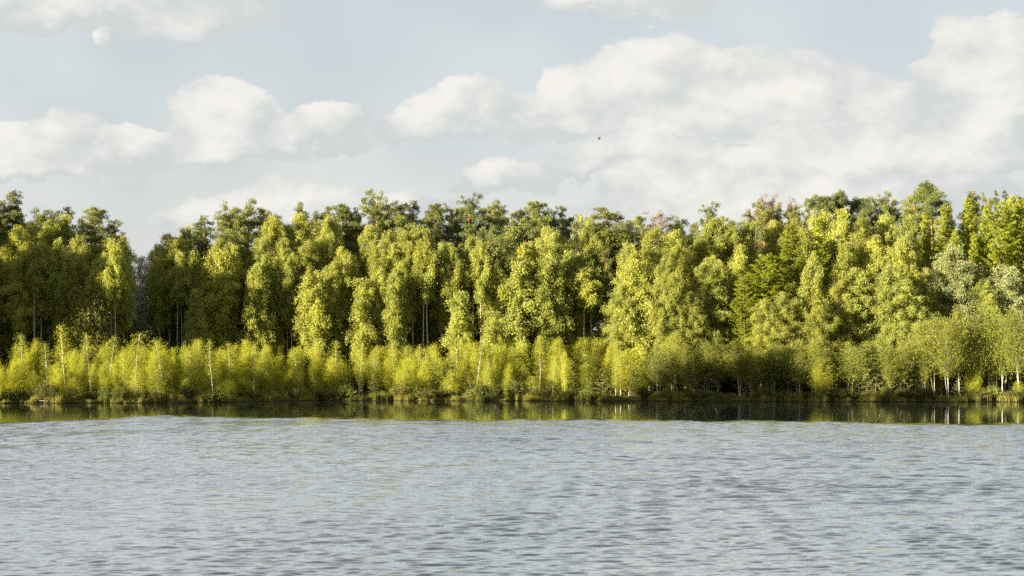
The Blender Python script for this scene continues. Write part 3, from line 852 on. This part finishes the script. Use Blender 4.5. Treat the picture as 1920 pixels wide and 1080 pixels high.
# forest, tree by tree: (kind, column, top row, distance, crown width in photo pixels)
FOREST = [
    ('pine', 0, 378, 174, 60), ('pine', 28, 354, 176, 80), ('pine', 75, 397, 180, 50), ('pine', 133, 386, 178, 62), ('pine', 176, 386, 170, 78), ('cone_pine', 226, 412, 170, 66),
    ('birch', 18, 420, 168, 72), ('birch', 60, 416, 166, 66), ('birch', 92, 408, 169, 58), ('birch', 118, 402, 171, 62), ('birch', 150, 440, 166, 64), ('birch', 212, 446, 165, 60),
    ('birch', 190, 472, 167, 46), ('birch', 0, 470, 163, 70), ('birch', 128, 470, 163, 62), ('birch', 78, 470, 162, 60), ('birch', 40, 500, 161, 60), ('grey_willow', 168, 532, 160, 100),
    ('airy_willow', 264, 478, 176, 44), ('airy_willow', 284, 470, 178, 46), ('airy_willow', 272, 510, 172, 60),
    ('birch', 316, 436, 172, 68), ('birch', 352, 422, 176, 54), ('birch', 299, 480, 171, 44), ('cone_pine', 392, 406, 174, 78), ('birch', 374, 468, 171, 58), ('slim_birch', 413, 470, 169, 44),
    ('pine', 432, 388, 180, 62), ('pine', 468, 386, 182, 72), ('pine', 456, 428, 179, 60), ('pine', 510, 404, 184, 56), ('low_pine', 450, 462, 172, 52), ('birch', 490, 448, 172, 60),
    ('birch', 524, 405, 177, 76), ('birch', 530, 446, 172, 58), ('pine', 567, 378, 184, 50), ('birch', 567, 398, 178, 80), ('birch', 583, 448, 171, 62), ('birch', 548, 470, 170, 52),
    ('birch', 620, 402, 178, 56), ('pine', 640, 380, 182, 76), ('pine', 665, 395, 184, 54), ('birch', 606, 440, 173, 58), ('birch', 650, 462, 171, 54), ('birch', 630, 490, 169, 48),
    ('pine', 705, 364, 180, 62), ('pine', 742, 377, 182, 54), ('pine', 752, 400, 179, 54), ('birch', 697, 420, 175, 62), ('birch', 725, 432, 173, 62), ('birch', 708, 456, 170, 62), ('birch', 756, 430, 174, 62),
    ('pine', 785, 374, 182, 70), ('pine', 820, 379, 181, 56), ('pine', 848, 390, 184, 50), ('birch', 788, 420, 174, 62), ('birch', 775, 452, 170, 54), ('birch', 826, 454, 171, 54),
    ('pine', 878, 372, 177, 58), ('pine', 916, 376, 180, 70), ('low_pine', 905, 430, 174, 48), ('pine', 956, 415, 180, 54), ('pine', 944, 438, 175, 56), ('slim_birch', 934, 500, 169, 46), ('slim_birch', 970, 488, 168, 52),
    ('slim_birch', 590, 508, 167, 42), ('slim_birch', 372, 540, 167, 34), ('slim_birch', 482, 520, 167, 40), ('slim_birch', 680, 520, 167, 40), ('slim_birch', 740, 505, 167, 40), ('slim_birch', 860, 545, 166, 40),
    ('pine', 1005, 375, 177, 66), ('pine', 985, 394, 181, 64), ('pine', 1035, 392, 183, 50), ('pine', 1062, 379, 179, 48), ('low_pine', 966, 428, 174, 62), ('birch', 1027, 422, 173, 62), ('slim_birch', 1032, 470, 168, 48),
    ('airy_birch', 1095, 400, 177, 56), ('birch', 1110, 412, 174, 56), ('birch', 1070, 445, 174, 50), ('birch', 1086, 470, 171, 54), ('pine', 1150, 392, 174, 84), ('pine', 1172, 412, 177, 60), ('pine', 1197, 402, 182, 46),
    ('low_pine', 1140, 470, 170, 48), ('brown_pine', 1240, 398, 181, 56), ('pine', 1276, 410, 183, 36),
    ('full_birch', 1218, 425, 165, 98), ('full_birch', 1188, 455, 162, 70), ('birch', 1262, 430, 172, 62), ('full_birch', 1248, 474, 158, 54), ('full_birch', 1172, 530, 160, 54),
    ('pine', 1327, 388, 179, 50), ('pine', 1300, 412, 181, 44), ('birch', 1345, 408, 170, 74), ('birch', 1310, 440, 168, 60), ('full_birch', 1326, 478, 161, 78), ('birch', 1376, 420, 169, 62), ('birch', 1402, 413, 170, 62),
    ('full_birch', 1392, 455, 166, 60), ('full_birch', 1300, 545, 158, 56),
    ('pine', 1440, 388, 178, 50), ('brown_pine', 1428, 370, 180, 40), ('brown_pine', 1450, 371, 181, 34), ('pine', 1466, 378, 179, 44), ('bare_pine', 1484, 368, 180, 36), ('cone_pine', 1507, 371, 178, 42), ('pine', 1490, 394, 178, 44),
    ('larch', 1428, 478, 160, 104), ('larch', 1482, 428, 161, 116), ('larch', 1536, 412, 163, 92), ('larch', 1400, 515, 158, 74),
    ('birch', 1452, 410, 172, 62), ('birch', 1502, 408, 172, 62), ('birch', 1542, 392, 171, 72), ('full_birch', 1577, 388, 168, 74), ('birch', 1562, 440, 164, 62), ('full_birch', 1592, 450, 162, 74), ('birch', 1622, 408, 168, 62),
    ('flat_pine', 1543, 366, 178, 46), ('flat_pine', 1568, 365, 179, 40), ('pine', 1598, 377, 180, 44), ('spruce', 1627, 371, 173, 34), ('flat_pine', 1616, 370, 179, 42), ('pine', 1654, 369, 179, 42), ('pine', 1680, 366, 180, 50),
    ('pine', 1710, 360, 178, 56), ('flat_pine', 1748, 350, 175, 66),
    ('full_birch', 1640, 440, 163, 64), ('birch', 1656, 400, 170, 62), ('full_birch', 1695, 402, 166, 64), ('full_birch', 1692, 445, 161, 72), ('full_birch', 1612, 500, 158, 80), ('full_birch', 1568, 520, 157, 72),
    ('full_birch', 1652, 510, 157, 72), ('full_birch', 1702, 522, 156, 72), ('full_birch', 1478, 545, 156, 84), ('full_birch', 1530, 560, 155, 62), ('full_birch', 1440, 560, 156, 60),
    ('larch', 1736, 400, 168, 62), ('larch', 1662, 396, 171, 50), ('larch', 1772, 385, 171, 72), ('larch', 1816, 370, 171, 74), ('larch', 1826, 440, 163, 62), ('larch', 1880, 378, 166, 84), ('larch', 1914, 368, 168, 84), ('larch', 1850, 384, 170, 84),
    ('pine', 1813, 357, 177, 64), ('spruce', 1868, 354, 175, 60), ('spruce', 1885, 352, 176, 56), ('birch', 1898, 366, 175, 60), ('pine', 1925, 368, 177, 60), ('larch', 1950, 390, 168, 66), ('larch', 1790, 430, 166, 60),
    ('grey_birch', 1785, 455, 160, 92), ('grey_birch', 1892, 495, 159, 112), ('full_birch', 1745, 500, 159, 62), ('full_birch', 1842, 520, 158, 62), ('full_birch', 1945, 470, 160, 80),
    ('slim_birch', 925, 582, 162, 38),
]
for k_, px_, top_, Y_, w_ in FOREST:
    plant(k_, px_, top_, Y_, w_ * {'pine': 0.88, 'birch': 0.82, 'full_birch': 0.92, 'larch': 1.15}.get(k_, 1.0))

# more narrow pine tops along the skyline
rp.seed(41)
SK_X = [0, 60, 120, 190, 240, 330, 400, 470, 560, 640, 705, 800, 900, 1000, 1100, 1160, 1250, 1330, 1430, 1540, 1650, 1750, 1900]
SK_Y = [380, 372, 398, 398, 440, 428, 408, 392, 386, 386, 374, 382, 382, 386, 406, 398, 410, 402, 384, 372, 374, 364, 362]
for px_ in list(range(10, 190, 36)) + list(range(372, 1920, 27)):
    p = px_ + rp.uniform(-9, 9)
    plant(rp.choice(['pine', 'pine', 'cone_pine']), p, float(np.interp(p, SK_X, SK_Y)) + rp.uniform(3, 24), 184 + rp.uniform(-2, 4), rp.uniform(38, 50), row='ridge')

# slimmer birches filling between the big ones along the forest edge
rp.seed(17)
for px_ in list(range(8, 240, 22)) + list(range(300, 860, 24)) + list(range(950, 1115, 24)):
    plant(rp.choice(['birch', 'birch', 'slim_birch']), px_ + rp.uniform(-8, 8), rp.uniform(455, 560), (164 if px_ < 240 else 172) + rp.uniform(-2, 5), rp.uniform(34, 46), row='edge')
for i in range(44):
    px_ = 20 + i * 25.5
    if 236 < px_ < 296: continue
    plant('stem_birch', px_ + rp.uniform(-9, 9), rp.uniform(440, 520), (161 if px_ < 240 else 169.5) + rp.uniform(-1, 1.5), rp.uniform(26, 38), row='edge', lean=rp.uniform(-.03, .03))
for px_ in list(range(1200, 1370, 30)) + list(range(1520, 1780, 30)):
    plant(rp.choice(['full_birch', 'slim_birch']), px_ + rp.uniform(-10, 10), rp.uniform(470, 590), 160 + rp.uniform(-3, 4), rp.uniform(38, 54), row='edge')

# deeper rows and undergrowth close the forest behind the edge
rp.seed(21)
px_ = -120
while px_ < 2060:
    for Yd in (187, 196):
        p = px_ + rp.uniform(-14, 14)
        if 236 < p < 302:
            top = rp.uniform(520, 545); k_ = 'undergrowth' if Yd < 190 else 'airy_willow'
        else:
            top = rp.uniform(425, 500); k_ = rp.choice(['birch', 'spruce', 'pine', 'birch'])
        plant(k_, p, top, Yd + rp.uniform(-3, 3), 62 if k_ != 'spruce' else 70, row='deep')
    px_ += 38
px_ = -140
while px_ < 2080:
    plant('undergrowth', px_ + rp.uniform(-12, 12), rp.uniform(585, 625), 182 + rp.uniform(-2, 3), 90, row='deep')
    plant('undergrowth', px_ + 24 + rp.uniform(-12, 12), rp.uniform(570, 615), 190 + rp.uniform(-2, 3), 90, row='deep')
    px_ += 44
px_ = -100
while px_ < 1180:
    Yf = 166 if px_ < 240 else 173
    if not 240 < px_ < 300:
        plant('spruce', px_ + rp.uniform(-15, 15), rp.uniform(505, 600), Yf + rp.uniform(5, 12), 70, row='under')
    plant('undergrowth', px_ + rp.uniform(-15, 15), rp.uniform(570, 640), Yf + rp.uniform(-2, 4), 75, row='under')
    px_ += 40
px_ = 1180
while px_ < 1960:
    plant('undergrowth', px_ + rp.uniform(-15, 15), rp.uniform(600, 660), 164 + rp.uniform(-2, 5), 75, row='under')
    px_ += 36

# the wood running on to the left of the picture, and an unseen headland added to shade the right shore
for i in range(16):
    xx = -66 - i * 4.2 + rp.uniform(-1, 1)
    plant('full_birch', 0, 0, 154 + rp.uniform(-2, 3), x=xx, H=rp.uniform(19, 22), wm_=6, row='left wood')
    plant(rp.choice(['birch', 'pine', 'birch']), 0, 0, 163 + rp.uniform(-2, 4), x=xx + 1, H=rp.uniform(20, 24), row='left wood')
    plant('birch', 0, 0, 174 + rp.uniform(-2, 6), x=xx + 2, H=rp.uniform(20, 25), row='left wood')
for i in range(12):
    plant('undergrowth', 0, 0, 157 + rp.uniform(0, 10), x=-59 - i * 3.6 + rp.uniform(-1, 1), H=rp.uniform(5, 8), wm_=6, row='left wood')
for i in range(22):  # added headland trees, sited and sized to shade the right shore
    xx = -60 - (i % 11) * 3.4 + rp.uniform(-1, 1)
    plant('full_birch' if i % 2 else 'low_pine', 0, 0, 95 + (i // 11) * 9 + rp.uniform(-3, 4) + (4 if i % 11 < 5 else 0), x=xx, H=rp.uniform(22, 25), wm_=6.4, row='headland')
for i in range(10):
    xx = 72 + i * 5
    plant(rp.choice(['full_birch', 'larch', 'pine']), 0, 0, 160 + rp.uniform(-2, 6), x=xx, H=rp.uniform(18, 24), row='right wood')

# young trees on the bog strip
rp.seed(33)


def bog_ok(px, Y):
    return not (655 < px < 735 and Y < 159)


for px_, top_, w_ in [(42, 624, 24), (125, 606, 26), (172, 624, 30), (204, 628, 26), (255, 622, 48), (310, 634, 34), (432, 640, 22), (626, 636, 26), (742, 640, 24), (805, 650, 24), (857, 632, 30), (560, 650, 22), (500, 655, 24), (1010, 650, 26), (90, 640, 22), (360, 648, 22), (400, 636, 24), (470, 644, 22), (672, 640, 24), (700, 652, 20), (780, 645, 22), (892, 640, 24), (960, 648, 22), (1060, 655, 24), (1120, 650, 22), (595, 632, 20)]:
    plant('spindly_birch', px_, top_, float(shore_y(xcol(px_, 149))) + rp.uniform(4, 9), w_, row='bog')
px_ = -60.0
while px_ < 1215:
    sy = float(shore_y(xcol(px_, 148)))
    for r_, (d0, d1, t0, t1, w0, w1) in enumerate([(1.6, 4.0, 655, 728, 14, 34), (4.5, 8, 642, 704, 15, 34), (9, 13, 636, 684, 17, 32), (14, 18, 638, 670, 18, 32)]):
        if rp.random() < 0.16: continue
        p = px_ + rp.uniform(-13, 13); Y = sy + rp.uniform(d0, d1)
        if Y > 168 or not bog_ok(p, Y): continue
        plant('bog_birch', p, rp.uniform(t0, t1) - (8 if p > 900 else 0), Y, rp.uniform(w0, w1), row=('front', 'mid', 'back', 'back')[r_], lean=rp.uniform(-.05, .05))
    px_ += 21
# taller pole birches on the right-hand shore, shade put into their leaf colour
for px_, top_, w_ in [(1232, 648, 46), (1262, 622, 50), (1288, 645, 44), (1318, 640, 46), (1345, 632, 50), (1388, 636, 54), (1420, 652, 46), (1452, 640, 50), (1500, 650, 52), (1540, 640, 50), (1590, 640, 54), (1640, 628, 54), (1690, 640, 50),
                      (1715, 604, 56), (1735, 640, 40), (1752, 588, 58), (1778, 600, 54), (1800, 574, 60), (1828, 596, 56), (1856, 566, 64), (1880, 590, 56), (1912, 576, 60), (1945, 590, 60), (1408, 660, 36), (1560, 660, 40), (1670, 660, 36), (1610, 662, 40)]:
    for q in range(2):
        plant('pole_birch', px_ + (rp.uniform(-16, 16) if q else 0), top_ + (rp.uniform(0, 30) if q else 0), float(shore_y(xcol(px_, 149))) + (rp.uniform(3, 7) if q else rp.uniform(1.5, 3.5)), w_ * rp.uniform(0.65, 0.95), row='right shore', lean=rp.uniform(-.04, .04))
px_ = 1225.0
while px_ < 1950:                       # leafy saplings between the pole birches
    plant(rp.choice(['bog_birch', 'bog_pine', 'bog_pine']), px_, rp.uniform(672, 722), float(shore_y(xcol(px_, 149))) + rp.uniform(1.2, 6), rp.uniform(20, 36), row='right shore', lean=rp.uniform(-.05, .05))
    px_ += rp.uniform(28, 56)
for px_, top_ in [(1073, 676), (1130, 690), (1165, 668), (1187, 690), (1105, 705), (1330, 660), (1445, 668), (1522, 660), (1580, 655), (1625, 648), (1655, 662), (1480, 690), (505, 690), (820, 676), (840, 690), (588, 700), (222, 700), (1215, 650), (1290, 670), (1690, 690), (640, 716), (1700, 660), (60, 705), (140, 712), (290, 690), (345, 708), (440, 700), (545, 712), (700, 700), (765, 690), (880, 704), (930, 700), (985, 692), (1030, 705)]:
    plant('bog_pine', px_, top_, float(shore_y(xcol(px_, 149))) + rp.uniform(2, 5), (752 - top_) * 0.50, row='bog')
# bushes right on the bank
px_ = -40.0
while px_ < 1960:
    if not (660 < px_ < 700) and rp.random() < 0.8:
        x_ = xcol(px_, 148); Y = float(shore_y(x_)) + rp.uniform(0.7, 1.8)
        plant('bank_bush', 0, 0, Y, x=x_, H=rp.uniform(0.9, 2.0) * (0.8 if px_ > 1250 else 1), wm_=rp.uniform(1.6, 2.9), row='bank')
    px_ += rp.uniform(26, 44)


# ------------------------------------------------------------------ sedge on the bank
def blades(name, n, place, hgt, wid, mat, seed, bend=0.35):
    rng = np.random.default_rng(seed)
    X, Y = place(rng, n)
    Z = ground_z(X, Y) - 0.03
    hh = rng.uniform(*hgt, n) * np.clip(0.75 + 0.45 * np.sin(X * 0.9 + 1.7 * np.sin(X * 0.31)) + 0.35 * np.sin(X * 3.7 + Y * 2.1 + np.sin(X * 1.3)), 0.25, 1.6)
    a = rng.uniform(0, 6.28, n); b = rng.uniform(0, bend, n)
    dx, dy = np.cos(a), np.sin(a)
    w = rng.uniform(*wid, n)
    P = np.stack([X, Y, Z], 1)
    side = np.stack([-dy, dx, np.zeros(n)], 1) * w[:, None] * 0.5
    out = np.stack([dx * b, dy * b, np.ones(n)], 1)
    midp = P + out * (hh * 0.55)[:, None] * np.array([0.6, 0.6, 1])
    tip = P + out * hh[:, None] * np.array([1.5, 1.5, 1])
    V = np.stack([P - side, P + side, midp + side * .8, midp - side * .8, tip], 1).reshape(-1, 3)
    i = np.arange(n) * 5
    Q = np.stack([i, i + 1, i + 2, i + 3], 1); T = np.stack([i + 3, i + 2, i + 4], 1)
    t = np.clip(0.5 + 0.35 * np.sin(X * 0.5) + rng.normal(size=n) * .2, 0, 1)
    me = mesh_from(name, V, Q, T, np.concatenate([t, t]))
    return add_obj(name, me, mat)


SEDGE = leaf_mat('sedge_blade', (0.098, 0.115, 0.029), (0.23, 0.218, 0.058), 0.35, 0.05)


def place_bank(rng, n):
    x = rng.uniform(-62, 62, n)
    return x, shore_y(x) + 0.10 + np.abs(rng.normal(size=n)) * 1.1


def place_bog(rng, n):
    x = rng.uniform(-64, 64, n)
    return x, shore_y(x) + rng.uniform(0.5, 20, n)


o = blades('shore_sedge', 46000, place_bank, (0.22, 0.7), (0.02, 0.045), SEDGE, 3)
tag(o, 'yellow-green sedge fringe growing along the water line', 'sedge', kind='stuff')
o = blades('bog_grass', 60000, place_bog, (0.25, 0.6), (0.03, 0.07), SEDGE, 4)
tag(o, 'olive grass covering the bog between the young trees', 'grass', kind='stuff')


# ------------------------------------------------------------------ flying bird, swimming duck, grey plank on the bank
def plain_mat(name, col, rough=0.8, mot=None):
    m, N = new_mat(name)
    out = N.n('ShaderNodeOutputMaterial'); b = N.n('ShaderNodeBsdfPrincipled')
    t = N.n('ShaderNodeTexCoord')
    n = N.noise(t.outputs['Object'], 14.0, 4, 0.6)
    N.put(b.inputs['Base Color'], N.mix(N.smooth(n, 0.35, 0.65), (*col, 1), (*(mot or [v * 0.6 for v in col]), 1)))
    b.inputs['Roughness'].default_value = rough
    m.node_tree.links.new(b.outputs[0], out.inputs[0])
    return m


def loft(name, rings, mat, parent=None, sides=10, loc=(0, 0, 0)):
    """closed body from (centre, ry, rz) rings along x"""
    V, Q, T = [], [], []
    a = np.arange(sides) * 2 * math.pi / sides
    for (c, ry, rz) in rings:
        for t in a:
            V.append((c[0], c[1] + ry * math.cos(t), c[2] + rz * math.sin(t)))
    for i in range(len(rings) - 1):
        for j in range(sides):
            k = (j + 1) % sides
            Q.append((i * sides + j, i * sides + k, (i + 1) * sides + k, (i + 1) * sides + j))
    n = len(V); V.append(rings[0][0]); V.append(rings[-1][0]); L0 = (len(rings) - 1) * sides
    for j in range(sides):
        k = (j + 1) % sides
        T.append((n, k, j)); T.append((n + 1, L0 + j, L0 + k))
    me = mesh_from(name, V, Q, T, smooth=True)
    return add_obj(name, me, mat, parent, loc)


def wing(name, root, pts, chord, mat, parent, thick=0.012):
    """cambered wing through pts, tapering"""
    V, Q = [], []
    for i, (p, c) in enumerate(zip(pts, chord)):
        for dx, dz in ((c * .5, 0), (c * .1, thick), (-c * .5, 0), (c * .1, -thick)):
            V.append((p[0] + dx, p[1], p[2] + dz))
    for i in range(len(pts) - 1):
        for j in range(4):
            k = (j + 1) % 4
            Q.append((i * 4 + j, i * 4 + k, i * 4 + 4 + k, i * 4 + 4 + j))
    Q.append((0, 1, 2, 3)); e = (len(pts) - 1) * 4; Q.append((e + 3, e + 2, e + 1, e))
    return add_obj(name, mesh_from(name, V, Q), mat, parent)


DARK_F = plain_mat('dark_plumage', (0.05, 0.05, 0.048))
Yb_ = 130.0
bird = add_obj('bird', None, None, None, (xcol(1122, Yb_), Yb_, zrow(258, Yb_)))
bird.rotation_euler = (0, R(-4), R(-12))
loft('body', [((-0.10, 0, 0), .008, .006), ((-0.03, 0, 0), .03, .026), ((0.06, 0, .004), .036, .034), ((0.13, 0, .01), .024, .024), ((0.165, 0, .016), .024, .023), ((0.19, 0, .014), .012, .012), ((0.22, 0, .008), .003, .003)], DARK_F, bird)
loft('tail', [((-0.22, 0, .0), .045, .004), ((-0.14, 0, 0), .026, .006), ((-0.08, 0, 0), .012, .008)], DARK_F, bird)
wing('wing', None, [(0.07, -.02, .01), (0.10, -.10, .0), (0.06, -.19, -.10), (-0.03, -.24, -.22), (-0.09, -.25, -.27)], [.12, .11, .10, .06, .015], DARK_F, bird)
wing('wing', None, [(0.07, .02, .01), (0.11, .10, .0), (0.10, .18, -.08), (0.05, .22, -.18), (0.02, .23, -.22)], [.12, .11, .10, .06, .015], DARK_F, bird)
tag(bird, 'small dark bird flying alone against the clouds', 'bird')

Yd_ = 135.5
duck = add_obj('duck', None, None, None, (xcol(320, Yd_), Yd_, 0.0))
DUCK = plain_mat('brown_plumage', (0.10, 0.075, 0.05), 0.8, (0.05, 0.038, 0.026))
loft('body', [((-0.27, 0, .12), .015, .012), ((-0.20, 0, .08), .07, .05), ((-0.05, 0, .055), .11, .09), ((0.10, 0, .055), .10, .09), ((0.19, 0, .07), .06, .06), ((0.22, 0, .09), .02, .02)], DUCK, duck)
loft('head', [((0.10, 0, .15), .028, .045), ((0.15, 0, .19), .036, .07), ((0.20, 0, .22), .040, .045), ((0.24, 0, .22), .022, .026)], DUCK, duck)
loft('bill', [((0.235, 0, .215), .018, .012), ((0.27, 0, .205), .017, .006), ((0.30, 0, .202), .010, .004)], plain_mat('bill_horn', (0.25, 0.17, 0.04), 0.5), duck)
tag(duck, 'small brown duck swimming just off the left bank', 'duck')

x0 = xcol(91, 140.5); y0 = float(shore_y(x0)) + 0.35
bm_v = []
PL = 1.25
for i, xx in enumerate(np.linspace(-PL / 2, PL / 2, 7)):
    w_ = 0.11 + 0.012 * math.sin(i * 2.1); z_ = 0.012 * math.sin(i * 1.3)
    for dy, dz in ((-w_, -.03), (w_, -.03), (w_ * .97, .03), (-w_ * .97, .03)):
        bm_v.append((xx, dy + 0.01 * math.sin(i * 3.3), z_ + dz))
q_ = [(i * 4 + j, i * 4 + (j + 1) % 4, i * 4 + 4 + (j + 1) % 4, i * 4 + 4 + j) for i in range(6) for j in range(4)] + [(3, 2, 1, 0), (24, 25, 26, 27)]
plank = add_obj('plank', mesh_from('plank', bm_v, q_), plain_mat('weathered_wood', (0.30, 0.28, 0.25), 0.9, (0.18, 0.165, 0.15)))
plank.location = (x0, y0, max(gz(x0, y0), 0.1) + 0.10); plank.rotation_euler = (R(6), R(1.5), R(4))
tag(plank, 'weathered grey plank lying on the left bank', 'plank')

# ------------------------------------------------------------------ labels: look, depth and place, in order from the left
ORD = ['first', 'second', 'third', 'fourth', 'fifth', 'sixth', 'seventh', 'eighth', 'ninth', 'tenth', 'eleventh', 'twelfth', 'thirteenth', 'fourteenth', 'fifteenth', 'sixteenth', 'seventeenth', 'eighteenth', 'nineteenth', 'twentieth']
ROWW = {'forest': '', 'ridge': 'in the back row', 'edge': 'at the edge', 'deep': 'deep inside', 'under': 'at the forest foot', 'front': 'by the water', 'mid': 'mid-bog', 'back': 'at bog back', 'bog': 'on the bog', 'right shore': 'by the water', 'bank': 'on the bank'}
OUT = {'left wood': 'in the wood past the left edge', 'headland': 'on the added headland past the left edge', 'right wood': 'in the wood past the right edge'}
TENS = ['', '', 'twenty', 'thirty', 'forty', 'fifty']


def nth(i):
    n = i + 1
    return ORD[i] if n <= 20 else TENS[n // 10] + '-' + ORD[n % 10 - 1] if n % 10 else TENS[n // 10][:-1] + 'ieth'


cells = {}
for t in THINGS:
    if t['row'] in OUT:
        z = OUT[t['row']]
    else:
        z = next(ph for lim, ph in ZONES if t['px'] < lim)
        z = (ROWW[t['row']] + ' ' + z).strip()
    cells.setdefault((t['kind'], z), []).append(t)
for (kind, z), lst in cells.items():
    lst.sort(key=lambda t: t['px'])
    for i, t in enumerate(lst):
        base = LOOK[kind]
        lab = t['label'] or (base + ' ' + z if len(lst) == 1 else nth(i) + ' ' + base + ' from left ' + z)
        nm = NAME[kind]
        tag(t['o'], lab, CAT[nm], GROUP[nm])
